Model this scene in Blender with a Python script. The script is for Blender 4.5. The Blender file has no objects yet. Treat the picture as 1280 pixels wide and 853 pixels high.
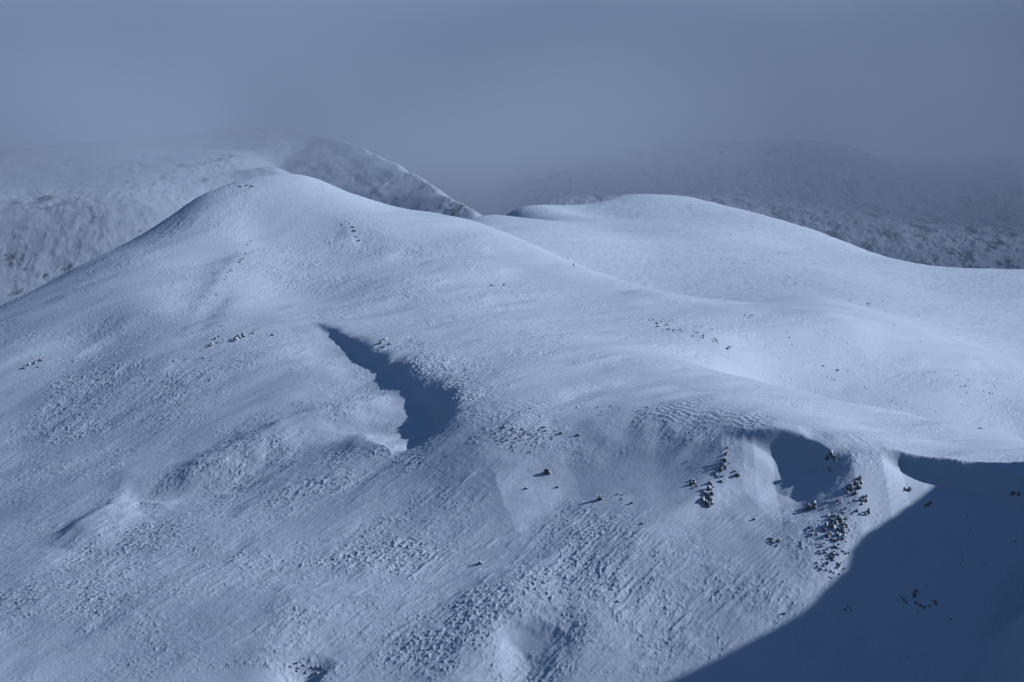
import bpy, bmesh, math, random, time
import numpy as np
from mathutils import Vector, Matrix

T0 = time.time()
R = math.radians
random.seed(7)
C = bpy.context.scene.collection
scene = bpy.context.scene

# ------------------------------------------------------------------ camera
F = 3733.33            # focal length in pixels of the 1280 wide frame
HORIZON = 240.0        # row of the true horizon in the 1280 x 853 frame
PITCH = math.atan((426.5 - HORIZON) / F)
cam_d = bpy.data.cameras.new('camera')
cam_d.sensor_width = 36.0
cam_d.lens = 105.0
cam_d.clip_start = 1.0
cam_d.clip_end = 30000.0
cam = bpy.data.objects.new('camera', cam_d)
C.objects.link(cam)
cam.rotation_euler = (math.pi / 2 - PITCH, 0, 0)
scene.camera = cam
SP, CP = math.sin(PITCH), math.cos(PITCH)

SUN_EL = R(28.3)
SUN_AZ = R(7)         # from +x turned towards +y
L = np.array([math.cos(SUN_EL) * math.cos(SUN_AZ), math.cos(SUN_EL) * math.sin(SUN_AZ), math.sin(SUN_EL)])


def ray(px, py):
    r = (px - 640.0) / F
    u = -(py - 426.5) / F
    return r, CP + u * SP, -SP + u * CP


def at(px, py, D, dy=0.0, dz=0.0):
    x, y, z = ray(px, py)
    s = D / y
    return (x * s, D + dy, z * s + dz)


# ------------------------------------------------------------------ noise
rs = np.random.RandomState(11)
PERM = rs.permutation(256).astype(np.int32)
PERM = np.concatenate([PERM, PERM])
GA = rs.rand(256) * 2 * np.pi
GX, GY = np.cos(GA).astype(np.float32), np.sin(GA).astype(np.float32)


def perlin(x, y):
    xi = np.floor(x).astype(np.int32); yi = np.floor(y).astype(np.int32)
    xf = (x - xi).astype(np.float32); yf = (y - yi).astype(np.float32)
    xi &= 255; yi &= 255
    u = xf * xf * xf * (xf * (xf * 6 - 15) + 10); v = yf * yf * yf * (yf * (yf * 6 - 15) + 10)
    def g(ix, iy, dx, dy):
        h = PERM[PERM[ix & 255] + (iy & 255)]
        return GX[h] * dx + GY[h] * dy
    a = g(xi, yi, xf, yf); b = g(xi + 1, yi, xf - 1, yf)
    c = g(xi, yi + 1, xf, yf - 1); d = g(xi + 1, yi + 1, xf - 1, yf - 1)
    return (a + u * (b - a) + v * ((c + u * (d - c)) - (a + u * (b - a)))) * 1.5


def fbm(x, y, octs, gain=0.5, ridged=False):
    s = np.zeros_like(x, dtype=np.float32); amp = 1.0; f = 1.0
    for k in range(octs):
        n = perlin(x * f + 17.3 * k, y * f - 9.1 * k)
        if ridged: n = 0.5 - np.abs(n) * 2
        s += amp * n; amp *= gain; f *= 2.03
    return s


def sstep(a, b, x):
    t = np.clip((x - a) / (b - a), 0, 1)
    return t * t * (3 - 2 * t)


# ------------------------------------------------------------------ large forms
P = []
def pts(*a):
    for q in a: P.append(at(*q))

def crest(lst, back=60, drop=14):
    for (px, py, D) in lst:
        P.append(at(px, py, D)); P.append(at(px, py, D, back, -drop))

# near hill: left silhouette, summit, right shoulder
crest([(-160, 482, 1395), (0, 397, 1425), (50, 367, 1432), (100, 338, 1438), (150, 309, 1444), (200, 278, 1450), (250, 243, 1462)], 45, 22)
for _q in [(-160, 482, 1395), (0, 397, 1425), (100, 338, 1438), (200, 278, 1450)]:
    _x, _y, _z = at(*_q); P += [(_x - 35, _y + 5, _z - 25), (_x - 80, _y + 20, _z - 52)]
crest([(300, 225, 1480), (330, 219, 1490), (365, 216, 1500), (400, 224, 1500), (440, 243, 1505), (500, 261, 1515)], 60, 14)
crest([(560, 271, 1525), (600, 283, 1520), (650, 300, 1500), (700, 322, 1480), (750, 341, 1450), (800, 356, 1420), (870, 373, 1390)], 55, 7)
pts((950, 388, 1360), (1061, 402, 1340))
# open ground between the shoulder and the second crest
pts((1100, 430, 1330), (1200, 480, 1300), (1262, 528, 1275), (1000, 430, 1300), (1400, 545, 1270))
crest([(990, 489, 1185), (1104, 513, 1165), (1221, 537, 1150), (1280, 552, 1140), (1400, 576, 1130)], 60, 9)
pts((820, 400, 1300), (912, 438, 1262))
# dome behind
crest([(600, 272, 1760), (640, 264, 1840), (700, 259, 1890), (760, 254, 1930), (800, 252, 1945), (850, 248, 1950), (900, 258, 1935), (1000, 288, 1900), (1060, 305, 1860), (1110, 322, 1820), (1160, 332, 1790), (1280, 338, 1780), (1450, 345, 1780)], 90, 14)
pts((850, 268, 1850), (850, 288, 1750), (800, 271, 1840), (760, 272, 1840), (760, 288, 1740), (700, 276, 1790), (720, 265, 1850), (930, 290, 1780), (1000, 312, 1760), (1060, 325, 1720), (1150, 360, 1650), (640, 272, 1740), (1240, 380, 1600))
pts((900, 320, 1650), (800, 308, 1650), (720, 293, 1640), (660, 283, 1640), (1050, 350, 1600), (1200, 400, 1530), (1280, 450, 1440), (1400, 480, 1400), (1000, 370, 1450), (1130, 400, 1440))
# the rim and the top surface behind it
pts((940, 530, 1052), (1000, 537, 1048), (1040, 552, 1040), (1100, 560, 1040), (1180, 572, 1036), (1280, 586, 1031), (1400, 602, 1025))
pts((850, 531, 1061), (760, 530, 1072), (700, 533, 1079))
pts((900, 490, 1120), (850, 450, 1200), (1100, 540, 1086), (1200, 557, 1082), (780, 420, 1250), (700, 400, 1290), (600, 400, 1270), (500, 350, 1360), (400, 300, 1430), (650, 345, 1390), (700, 480, 1136))
pts((320, 280, 1440), (250, 330, 1390), (400, 370, 1345), (300, 400, 1290), (180, 380, 1320), (100, 430, 1290))


def column(px, table):
    """ground down one column of the picture, straight between the given (row, distance) knots"""
    kn = [(D, -(py - HORIZON) / F * D) for py, D in table]
    P.append(at(px, table[0][0], table[0][1]))
    for (D0, z0), (D1, z1) in zip(kn[:-1], kn[1:]):
        n = max(1, int(round(math.hypot(D1 - D0, z1 - z0) / 32)))
        for k in range(1, n + 1):
            D = D0 + (D1 - D0) * k / n
            P.append(((px - 640) / F * D, D, z0 + (z1 - z0) * k / n))


column(1090, [(566, 1036), (640, 1008), (740, 979), (800, 962)])
column(1000, [(545, 1043), (600, 1021), (660, 1000), (750, 972), (853, 944), (960, 918)])
column(900, [(545, 1051), (600, 1028), (660, 1005), (750, 975), (853, 945), (960, 918)])
column(780, [(545, 1061), (600, 1037), (660, 1012), (750, 978), (853, 947), (960, 918)])
column(650, [(530, 1083), (590, 1053), (660, 1022), (750, 983), (853, 948), (960, 915)])
column(500, [(530, 1108), (560, 1090), (660, 1034), (750, 988), (853, 950), (960, 910)])
column(350, [(480, 1186), (560, 1116), (660, 1048), (750, 994), (853, 953), (960, 908)])
column(180, [(440, 1253), (560, 1146), (660, 1066), (750, 1004), (853, 957), (960, 905)])
column(30, [(440, 1283), (560, 1176), (660, 1086), (750, 1018), (853, 963), (960, 905)])
column(-150, [(540, 1216), (660, 1116), (853, 968), (960, 905)])
column(1200, [(578, 1030), (660, 1003), (750, 975), (853, 945), (960, 918)])
column(1330, [(600, 1022), (680, 997), (760, 973), (853, 945), (960, 918)])
column(1500, [(620, 1015), (760, 973), (853, 945), (960, 918)])
# far left mountain
pts((0, 385, 2050), (100, 320, 2150), (0, 330, 2150), (0, 250, 2350), (100, 235, 2400), (200, 260, 2250), (250, 222, 2350), (0, 188, 2700), (150, 176, 2750), (300, 173, 2750), (390, 168, 2680), (-250, 190, 2700), (-250, 330, 2150))
for px in (0, 200, 400): pass
# valley behind the near hill
P += [(-300, 1600, -120), (-220, 1750, -130), (-120, 1800, -95), (-60, 1850, -60), (-420, 1700, -150), (-340, 1560, -125), (-20, 1800, -42), (20, 1950, -60)]
# ridge that runs down to the saddle
RIDGE = np.array([at(*q) for q in [(300, 166, 2750), (390, 170, 2620), (415, 174, 2560), (440, 180, 2500), (480, 199, 2400), (520, 221, 2300), (560, 247, 2200), (580, 259, 2150), (600, 271, 2100), (640, 300, 2030)]])
P += [(-30, 2300, -75), (-60, 2500, -60), (-110, 2180, -72), (-160, 2300, -62), (-60, 2130, -70), (0, 2700, -30), (-150, 2500, -35)]
# far right mountain
pts((680, 255, 2450), (900, 262, 2400), (1100, 318, 2260), (1280, 345, 2220), (1450, 345, 2220), (640, 238, 2850), (700, 215, 2900), (800, 186, 2900), (900, 178, 2900), (1000, 178, 2870), (1070, 186, 2830), (1120, 212, 2850), (1200, 203, 2950), (1280, 198, 2950), (1500, 195, 2950), (950, 232, 2650), (1150, 268, 2550), (1260, 262, 2600))
P += [(100, 2150, -85), (250, 2100, -75), (360, 2050, -85)]
# ground far off, to the sides and below the camera
P += [(x, y, 34) for x in (-450, -330, -240) for y in (2850,)]
pts((0, 200, 2580), (100, 195, 2580), (200, 192, 2580), (300, 188, 2560), (370, 190, 2560), (350, 215, 2350), (300, 216, 2380), (330, 200, 2480), (560, 255, 2800), (500, 250, 2850))
P += [(-150, 3050, -10), (0, 3050, -5)]
P += [(x, y, 28) for x in (-700, -450, 250, 600) for y in (3050, 3350)]
P += [(x, 3800, 75) for x in (-1500, -500, 300, 1200)] + [(x, 7000, 90) for x in (-3500, 0, 3500)]
P += [(-1500, 2600, 0), (1500, 2600, 20), (-1200, 1300, -170), (1200, 1300, -90), (900, 1800, -60), (-800, 2000, -120), (-3500, 1500, -150), (3500, 1500, -150)]
P += [(0, 0, -2.2), (15, 10, -4), (-15, 10, -4), (0, 60, -19), (0, 200, -78), (-150, 150, -70), (150, 150, -70), (0, 500, -185), (-250, 600, -215), (250, 600, -175), (0, 780, -200), (-200, 820, -215), (180, 840, -180), (-900, 500, -200), (900, 500, -170), (0, -300, -60), (-700, -300, -120), (700, -300, -120), (-3500, -300, -250), (3500, -300, -250)]
P = np.array(P)


def tps_fit(p, lam=3.0):
    n = len(p)
    d = np.hypot(p[:, None, 0] - p[None, :, 0], p[:, None, 1] - p[None, :, 1]) / 1000
    K = np.where(d > 0, d * d * np.log(np.maximum(d, 1e-9)), 0) + np.eye(n) * lam * 1e-6
    A = np.zeros((n + 3, n + 3)); A[:n, :n] = K
    Q = np.c_[np.ones(n), p[:, :2] / 1000]
    A[:n, n:] = Q; A[n:, :n] = Q.T
    return np.linalg.solve(A, np.r_[p[:, 2], 0, 0, 0])


W = tps_fit(P)
GS = 8.0
GX0, GX1, GY0, GY1 = -3600.0, 3600.0, -400.0, 7100.0


def tps_eval(x, y):
    out = W[-3] + W[-2] * x / 1000 + W[-1] * y / 1000
    for i in range(len(P)):
        d2 = ((x - P[i, 0]) ** 2 + (y - P[i, 1]) ** 2) * 1e-6
        out = out + W[i] * 0.5 * d2 * np.log(np.maximum(d2, 1e-12))
    return out


# two lattices: a fine one for the country in view, a coarse one beyond
def lattice(x0, x1, y0, y1, h):
    gx = np.arange(x0, x1 + h, h, dtype=np.float32); gy = np.arange(y0, y1 + h, h, dtype=np.float32)
    X, Y = np.meshgrid(gx, gy)
    return (x0, y0, h, tps_eval(X, Y).astype(np.float32))


LF = lattice(-620.0, 620.0, 700.0, 3300.0, 6.0)
LC = lattice(GX0, GX1, GY0, GY1, 40.0)


def cubic(lat, x, y):
    x0, y0, h, Z = lat
    fx = (x - x0) / h; fy = (y - y0) / h
    ix = np.clip(np.floor(fx).astype(np.int32), 1, Z.shape[1] - 3); iy = np.clip(np.floor(fy).astype(np.int32), 1, Z.shape[0] - 3)
    tx = np.clip(fx - ix, 0, 1).astype(np.float32); ty = np.clip(fy - iy, 0, 1).astype(np.float32)
    def w(t):
        return ((1 - t) ** 3 / 6, (3 * t ** 3 - 6 * t * t + 4) / 6, (-3 * t ** 3 + 3 * t * t + 3 * t + 1) / 6, t ** 3 / 6)
    wx, wy = w(tx), w(ty)
    out = np.zeros_like(tx)
    for j in range(4):
        row = np.zeros_like(tx)
        for i in range(4):
            row += wx[i] * Z[iy + j - 1, ix + i - 1]
        out += wy[j] * row
    return out


def base(x, y):
    z = cubic(LC, x, y)
    m = np.clip(np.minimum(np.minimum(x + 610, 610 - x), np.minimum(y - 710, 3290 - y)) / 60, 0, 1)
    k = m > 0
    if np.any(k):
        zf = cubic(LF, x[k], y[k]); mk = m[k]
        z[k] = z[k] * (1 - mk) + zf * mk
    return z


def cast(px, py, fn, lo=850.0, hi=3200.0, step=1.0):
    """first ground point met by the sight line through a pixel (several at once)"""
    px = np.atleast_1d(np.asarray(px, dtype=np.float64)); py = np.atleast_1d(np.asarray(py, dtype=np.float64))
    rx = (px - 640) / F; u = -(py - 426.5) / F
    ry = CP + u * SP; rz = -SP + u * CP
    ys = np.arange(lo, hi, step)
    res = np.zeros((len(px), 3))
    for i in range(len(px)):
        s = ys / ry[i]
        z = fn((rx[i] * s).astype(np.float32), ys.astype(np.float32))
        below = np.nonzero(z > rz[i] * s)[0]
        k = below[0] if len(below) else len(ys) - 1
        res[i] = (rx[i] * s[k], ys[k], z[k])
    return res


# ------------------------------------------------------------------ hollows and ribs along drawn lines
FEATS = []; CQ = None; SPUR = None
def feat(line, amt, wl, wr, p=2.0):
    """line of (px, py): ground raised by amt along it, fading over wl metres on its left side and wr on its right"""
    q = cast([a[0] for a in line], [a[1] for a in line], base)
    am = np.atleast_1d(np.asarray(amt, dtype=np.float64))
    if len(am) == 1: am = np.repeat(am, len(line))
    FEATS.append((q[:, :2], am, wl, wr, p))


def apply_feats(x, y, z):
    for (q, am, wl, wr, p) in FEATS:
        m = max(wl, wr) * 2.6
        k = np.nonzero((x > q[:, 0].min() - m) & (x < q[:, 0].max() + m) & (y > q[:, 1].min() - m) & (y < q[:, 1].max() + m))[0]
        if not len(k): continue
        X, Y = x[k], y[k]
        X = X + 1.6 * perlin(X / 11, Y / 11) + .25 * perlin(X / 3.1, Y / 3.1 + 4); Y = Y + 1.5 * perlin(X / 9 + 31, Y / 9)
        ds, ps, As = [], [], []
        for i in range(len(q) - 1):
            ax, ay = q[i]; bx, by = q[i + 1]
            dx, dy = bx - ax, by - ay; ln = math.hypot(dx, dy) + 1e-6
            t = np.clip(((X - ax) * dx + (Y - ay) * dy) / ln ** 2, 0, 1)
            ds.append(np.hypot(X - ax - t * dx, Y - ay - t * dy)); ps.append((dx * (Y - ay) - dy * (X - ax)) / ln); As.append(am[i] + (am[i + 1] - am[i]) * t)
        bd = np.minimum.reduce(ds)
        # side and strength are blended between neighbouring stretches, so that no crease runs away from the bends
        ws = [np.exp(-(d_ - bd) / 4.0) for d_ in ds]; W_s = sum(ws)
        pp = sum(a_ * b_ for a_, b_ in zip(ws, ps)) / W_s; ba = sum(a_ * b_ for a_, b_ in zip(ws, As)) / W_s
        s = 0.5 + 0.5 * np.clip(pp / 6.0, -1, 1); s = s * s * (3 - 2 * s)
        w = wr + (wl - wr) * s
        z[k] += ba * np.exp(-(bd / w) ** p)
    if CQ:
        q, am = CQ
        k = np.nonzero((x > q[:, 0].min() - 30) & (x < q[:, 0].max() + 30) & (y > 960) & (y < 1075))[0]
        if len(k):
            X, Y = x[k], y[k]
            yr = np.interp(X, q[:, 0], q[:, 1]) + .9 * perlin(X / 9, X * 0 + 3)
            h = np.interp(X, q[:, 0], am)
            d = yr - Y                                   # metres on the corrie side of the lip
            z[k] += h * (.18 * np.exp(-(d / 5.0) ** 2) - sstep(-.5, 5.5, d) * np.exp(-np.maximum(d, 0) / 24.0))
    k = np.nonzero((x > -420) & (x < 160) & (y > 1960) & (y < 2950))[0]
    if len(k):
        X, Y = x[k] + 5 * perlin(x[k] / 40, y[k] / 40), y[k]
        best = np.full(len(k), -1e9, np.float32)
        for i in range(len(RIDGE) - 1):
            (ax, ay, az), (bx, by, bz) = RIDGE[i], RIDGE[i + 1]
            dx, dy = bx - ax, by - ay; ln = math.hypot(dx, dy)
            t = np.clip(((X - ax) * dx + (Y - ay) * dy) / ln ** 2, 0, 1)
            d = np.hypot(X - ax - t * dx, Y - ay - t * dy); sd = (dx * (Y - ay) - dy * (X - ax)) / ln
            sl = .40 + .42 * (.5 + .5 * np.clip(sd / 8, -1, 1))
            best = np.maximum(best, az + (bz - az) * t - (np.sqrt(d * d + 9) - 3) * sl)
        t = np.clip((best - z[k]) / 20.0 + .5, 0, 1)
        z[k] = z[k] * (1 - t) + best * t + 10.0 * t * (1 - t)
    if SPUR is not None:
        k = np.nonzero((x > 120) & (x < 520) & (y > 780) & (y < 1120))[0]
        if len(k):
            X, Y = x[k], y[k]
            zc = np.interp(Y, SPUR[:, 0], SPUR[:, 1])
            d = X - 272 - 3 * perlin(Y / 30, Y * 0)
            zs = zc - np.where(d < 0, -d * .98, d * .35) + 1.5 * np.exp(-(d / 6) ** 2)
            zs += .8 * fbm(X / 14, Y / 14, 3)
            t = np.clip((zs - z[k]) / 6.0 + .5, 0, 1)          # smooth union with the slope
            z[k] = z[k] * (1 - t) + zs * t + 6.0 * .5 * t * (1 - t)
    return z


# -- walking direction is always down the picture, so "left" of it is the sunny right-hand side in the photo (east)
E_, W_ = 'east', 'west'
def rib(line, amt, west, east, p=2.0):
    # line goes down the picture (towards the camera): left-hand side of it is the east
    feat(line, amt, east, west, p)

# long wind hollow with a steep eastern wall
rib([(378, 402), (405, 414), (432, 429), (458, 446), (482, 464)], [0, -2.6, -4, -4.4, -2], 20, 5)
rib([(468, 450), (498, 472), (528, 498), (532, 518), (516, 538), (478, 556)], [0, -5, -7.4, -8.2, -5, 0], 44, 8)
# low scarp below the summit
rib([(318, 300), (300, 330), (280, 355), (256, 385), (238, 420)], [0, 1.6, 2.4, 1.4, 0], 9, 18)
rib([(290, 350), (262, 385), (225, 440)], [0, -2, 0], 14, 8)
# spur between the hollow and the lower slope
rib([(500, 482), (440, 505), (350, 540), (260, 585), (200, 630)], [0, 2.8, 3.8, 3.8, 0], 12, 15)
rib([(460, 545), (340, 580), (250, 606), (175, 622), (150, 650)], [0, -2.2, -3.6, -4.6, 0], 11, 10)
rib([(175, 585), (150, 635), (110, 662), (70, 690)], [0, 3.2, 3.2, 0], 7, 15)
rib([(200, 570), (120, 620), (40, 670)], [0, 1, 0], 9, 22)
# cornice alcove between two ribs
rib([(1008, 558), (980, 572), (935, 594)], [-4, -8, -6], 10, 25)
rib([(930, 536), (915, 552), (900, 575), (885, 620), (865, 690)], [0, .6, 1.0, .8, 0], 16, 24)
rib([(1075, 563), (1055, 610), (1042, 660), (1030, 715), (990, 790)], [2, 3, 3, 2.4, 0], 12, 13)

# the cornice: a sharp lip along the rim with a drop on the side of the corrie
CORNICE = ([(900, 530), (940, 531), (965, 533), (1000, 537), (1022, 544), (1040, 552), (1062, 556), (1100, 560), (1125, 565), (1180, 577), (1230, 588), (1280, 599), (1400, 622)], [0, 2.5, 6.5, 7.5, 6.6, 3.4, .8, 1, 5.5, 7.5, 8, 8, 8])
# soft hollow running west under the rim
rib([(930, 545), (820, 565), (720, 590), (630, 620)], [-2.6, -6, -5.6, -1], 24, 26)
# lower slope swellings
rib([(660, 700), (640, 760), (600, 810), (560, 860)], [0, 2.2, 2.6, 2], 14, 16)
rib([(690, 790), (660, 815), (650, 850)], [0, -3.4, -2], 10, 8)
rib([(760, 740), (740, 790), (715, 850)], [0, 1.8, 1], 8, 12)
rib([(420, 700), (380, 780), (345, 830)], [0, 1.2, 1.5], 14, 16)
rib([(405, 820), (380, 850), (370, 870)], [0, -4, -4], 8, 5)
# small drop off the shoulder in the middle distance
rib([(425, 268), (440, 285), (446, 302)], [0, .9, 0], 6, 18)
rib([(740, 345), (840, 374), (960, 400)], [0, 1.2, 0], 14, 14)


_q = cast([a[0] for a in CORNICE[0]], [a[1] + 1.0 for a in CORNICE[0]], base)
_o = np.argsort(_q[:, 0]); CQ = (_q[_o], np.array(CORNICE[1])[_o])

# knoll beyond the right-hand edge; its skyline is what shades the corrie
_b = [(1190, 598), (1130, 640), (1090, 672), (1072, 692), (1066, 716), (1010, 762), (940, 805), (850, 850), (780, 885), (700, 925)]
_s = cast([a[0] for a in _b], [a[1] for a in _b], lambda x, y: apply_feats(x, y, base(x, y)))
_t = (272 - _s[:, 0]) / L[0]
_e = _s + L[None, :] * _t[:, None]
_e = _e[np.argsort(_e[:, 1])]
SPUR = np.array([(_e[0, 1] - 150, _e[0, 2] - 110), (_e[0, 1] - 40, _e[0, 2] - 8)] + [(a[1], a[2]) for a in _e] + [(_e[-1, 1] + 3, _e[-1, 2] - 6), (_e[-1, 1] + 22, _e[-1, 2] - 60), (_e[-1, 1] + 80, -200)])

# ------------------------------------------------------------------ surface texture as real relief
def pix(x, y, z):
    """photograph pixel of a ground point, only to say which stretch of ground gets which wear"""
    f = y * CP - z * SP; u = y * SP + z * CP
    return 640 + F * x / np.maximum(f, 1), 426.5 - F * u / np.maximum(f, 1)


# patches of ground: (px, py, radius across, radius up-down, rotation deg, amount)
RUBBLE = [(1080, 800, 120, 50, 20, .55), (1220, 740, 90, 70, 0, .4), (655, 738, 60, 38, -25, 1.0), (520, 800, 75, 40, -15, .8), (600, 790, 80, 40, -20, .9), (430, 770, 90, 30, -15, .55), (740, 760, 50, 70, 40, .7), (830, 740, 60, 45, 40, .7),
          (880, 700, 50, 22, 30, .5), (950, 745, 50, 28, 25, .65), (480, 690, 70, 40, 30, .8), (400, 690, 110, 24, -5, .55), (330, 835, 90, 18, 0, .7), (680, 840, 80, 28, 0, .9),
          (1042, 685, 36, 50, 10, .75), (880, 620, 22, 34, 15, .4), (1070, 610, 22, 34, 10, .4), (560, 470, 80, 30, 25, .8), (540, 440, 60, 26, 10, .5), (660, 545, 60, 22, -5, .7),
          (250, 720, 150, 34, -10, .45), (120, 500, 130, 50, -30, .55), (230, 480, 90, 40, -30, .45), (420, 495, 60, 20, -35, .6), (300, 560, 80, 20, -30, .7), (180, 660, 90, 25, -20, .6), (430, 590, 80, 22, -15, .6), (60, 750, 90, 40, 0, .4),
          (380, 330, 110, 40, -10, .35), (520, 360, 120, 50, 0, .35), (640, 420, 90, 40, 10, .35), (860, 425, 60, 18, 25, .5), (1000, 480, 90, 14, 20, .3), (850, 800, 40, 30, 20, .5), (760, 680, 70, 40, 30, .4)]
SMOOTH = [(650, 800, 30, 14, 10, 1.0), (300, 845, 50, 16, 0, 1.0), (800, 600, 130, 34, -8, .9), (985, 580, 50, 40, 20, 1.0), (640, 640, 70, 24, -10, .7), (930, 660, 40, 40, 30, .8), (525, 510, 38, 34, 20, 1), (1130, 620, 50, 36, 0, .8), (430, 430, 40, 14, 30, 1.0), (910, 640, 30, 30, 0, .6), (1000, 330, 260, 60, 15, .8)]


ROCKY = [(60, 252, 60, 16, 0, .50), (270, 205, 30, 14, -20, .5), (210, 240, 90, 30, 20, .36), (20, 320, 30, 40, 0, .42), (60, 350, 50, 20, -20, .45), (540, 232, 60, 9, 38, .5), (150, 290, 120, 60, 0, .34),
         (820, 200, 130, 40, 0, .45), (1050, 210, 60, 34, 20, .5), (1000, 240, 120, 60, 0, .42), (1190, 240, 60, 30, 0, .5), (1200, 290, 80, 20, 0, .45), (700, 230, 60, 30, 0, .38), (870, 250, 120, 60, 0, .36)]


def patch(lst, X, Y):
    out = np.zeros_like(X)
    for (cx, cy, rx, ry, rot, am) in lst:
        m = max(rx, ry) * 1.7
        k = (np.abs(X - cx) < m) & (np.abs(Y - cy) < m)
        if not k.any(): continue
        c, s = math.cos(R(rot)), math.sin(R(rot))
        dx, dy = X[k] - cx, Y[k] - cy
        d = np.sqrt(((dx * c - dy * s * -1) / rx) ** 2 + ((-dx * s * 1 + dy * c) / ry) ** 2)
        out[k] = np.maximum(out[k], am * sstep(1.25, .55, d))
    return out


def height(x, y, detail=True, masks=False):
    x = np.asarray(x, dtype=np.float32).ravel(); y = np.asarray(y, dtype=np.float32).ravel()
    z = base(x, y)
    z = apply_feats(x, y, z)
    if not detail: return z
    px, py = pix(x, y, z)
    wob = fbm(x / 22, y / 22, 3)
    rub = patch(RUBBLE, px + wob * 45, py + fbm(x / 18 + 40, y / 18, 3) * 26)
    smo = patch(SMOOTH, px + wob * 12, py + wob * 8)
    near = sstep(2150, 1900, y) * sstep(500, 800, y)
    far = sstep(2000, 2150, y)
    dome = .8 * sstep(1380, 1480, y) * sstep(2050, 1950, y) * sstep(-40, 40, x)
    # streak frame: along-streak axis runs from lower left to upper right in the picture
    ca, sa = math.cos(R(38)), math.sin(R(38))
    xs, ys = x * ca + y * sa, -x * sa + y * ca
    r2 = x * .94 + y * .34; t2 = -x * .34 + y * .94
    wx = fbm(x / 30, y / 30 + 5, 2) * 6
    # broad swells
    z += near * (1 - dome) * (1 - .6 * smo) * .9 * fbm((xs + wx) / 95 + 3, (ys + wx) / 26, 2)
    z += near * (1 - .6 * dome) * (fbm(x / 70, y / 70, 2) * .8 + fbm((xs + wx) / 60, (ys + wx) / 14, 3) * .22 * (1 - .7 * smo))
    brk = np.clip(fbm(x / 40 - 30, y / 40, 4, .6) * 1.7 + .38, 0, 1.15)      # where the wind has scoured
    a = near * (1 - .92 * smo) * (1 - .75 * dome)
    # scoured clods lying along the streaks
    n1 = fbm((xs + wx * .5) / 6.5, (ys + wx * .5) / 2.4, 4, .55)
    z += a * (brk * .35 + rub * .70) * .34 * n1
    # clods and snowed-over stones
    n2 = fbm(x / 1.25, y / 1.35, 3, .65)
    low = patch([(620, 760, 420, 130, 0, 1.0), (150, 720, 260, 120, 0, .7), (430, 600, 260, 60, 0, .7)], px, py)
    n4 = fbm((xs + wx * .3) / 9, (ys + wx * .3) / 3.2, 2)
    z += a * low * .45 * np.maximum(n4 - .12, 0)
    th = .12 + .35 * np.clip(fbm(x / 9 + 70, y / 9, 3) + .3, 0, 1)
    z += a * (rub * .55 + .30 * brk + .05) * .72 * np.maximum(n2 - th, 0)
    n3 = fbm(x / .75 + 9, y / .8, 2, .6, True)
    z += a * (.3 + .4 * rub) * .10 * n3
    z += near * dome * (  .42 * fbm(r2 / 26, t2 / 7, 3) + .17 * fbm(r2 / 5, t2 / 2.2, 3, .6))
    # fine sastrugi
    z += near * (1 - .5 * smo) * (1 - .2 * dome) * .06 * fbm(xs / 3.2, ys / .8, 2, .6, True)
    # ripples lying across the wind below the ribs and behind the rim
    rip = patch([(950, 690, 90, 50, 30, 1.), (770, 690, 80, 60, 35, .7), (560, 730, 80, 50, 30, .6), (1110, 640, 30, 60, 0, .6), (900, 760, 50, 60, 30, .7)], px, py)
    z += near * rip * .085 * np.sin(2 * np.pi * (ys + 2.6 * fbm(x / 14, y / 14, 2)) / 2.3) * (.5 + brk)
    rp2 = patch([(870, 505, 170, 30, 5, 1.), (640, 490, 120, 40, 0, .5), (480, 380, 90, 50, -20, .5), (1100, 545, 150, 14, 6, .8)], px, py)
    z += near * rp2 * .06 * np.sin(2 * np.pi * (r2 * .9 + 2.4 * fbm(x / 12, y / 12, 2) + .45 * t2) / 2.6) * (.4 + brk)
    # the far mountains: gullies and crags
    if far.any():
        k = far > 0
        xk, yk = x[k], y[k]
        w2 = fbm(xk / 90, yk / 90, 3) * 30
        cr = fbm((xk + w2) / 60, (yk + w2) / 110, 6, .56, True)
        rkm = .10 + .6 * (xk > -10) + patch(ROCKY, px[k], py[k]) * .7
        z[k] += far[k] * (cr * .55 + fbm((xk + yk * .25 + w2 * .4) / 17, yk / 80, 3, .55) * .5 + rkm * fbm(xk / 24, yk / 40, 5, .6, True) * 1.6 + rkm * fbm(xk / 6, yk / 11, 3, .6) * .5)
    if masks:
        return z, rub, smo, brk
    return z


# ------------------------------------------------------------------ the sheet
import os
Q = float(os.environ.get('Q', '1.0'))
def build_rows():
    segs = [(-300, 60, 30), (60, 780, 24), (780, 880, 3), (880, 900, 1.0), (900, 1150, .36), (1150, 1300, .55), (1300, 1560, .9), (1560, 2000, 1.8), (2000, 2900, 3.2), (2900, 3300, 8), (3300, 7000, 60)]
    r = []
    for a, b, h in segs:
        n = max(1, int(round((b - a) / (h * Q)))) if h < 20 else max(1, int(round((b - a) / h)))
        r.append(np.linspace(a, b, n, endpoint=False))
    return np.concatenate(r + [[7000.0]])


def build_cols():
    # columns fan out from a point behind the camera, so that the ground close by is covered too
    t = []
    for a, b, n in [(-1.6, -.30, 30), (-.30, -.19, int(120 / Q)), (-.19, .19, int(1250 / Q)), (.19, .30, int(150 / Q)), (.30, 1.6, 30)]:
        t.append(np.linspace(a, b, n, endpoint=False))
    return np.concatenate(t + [[1.6]])


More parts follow.
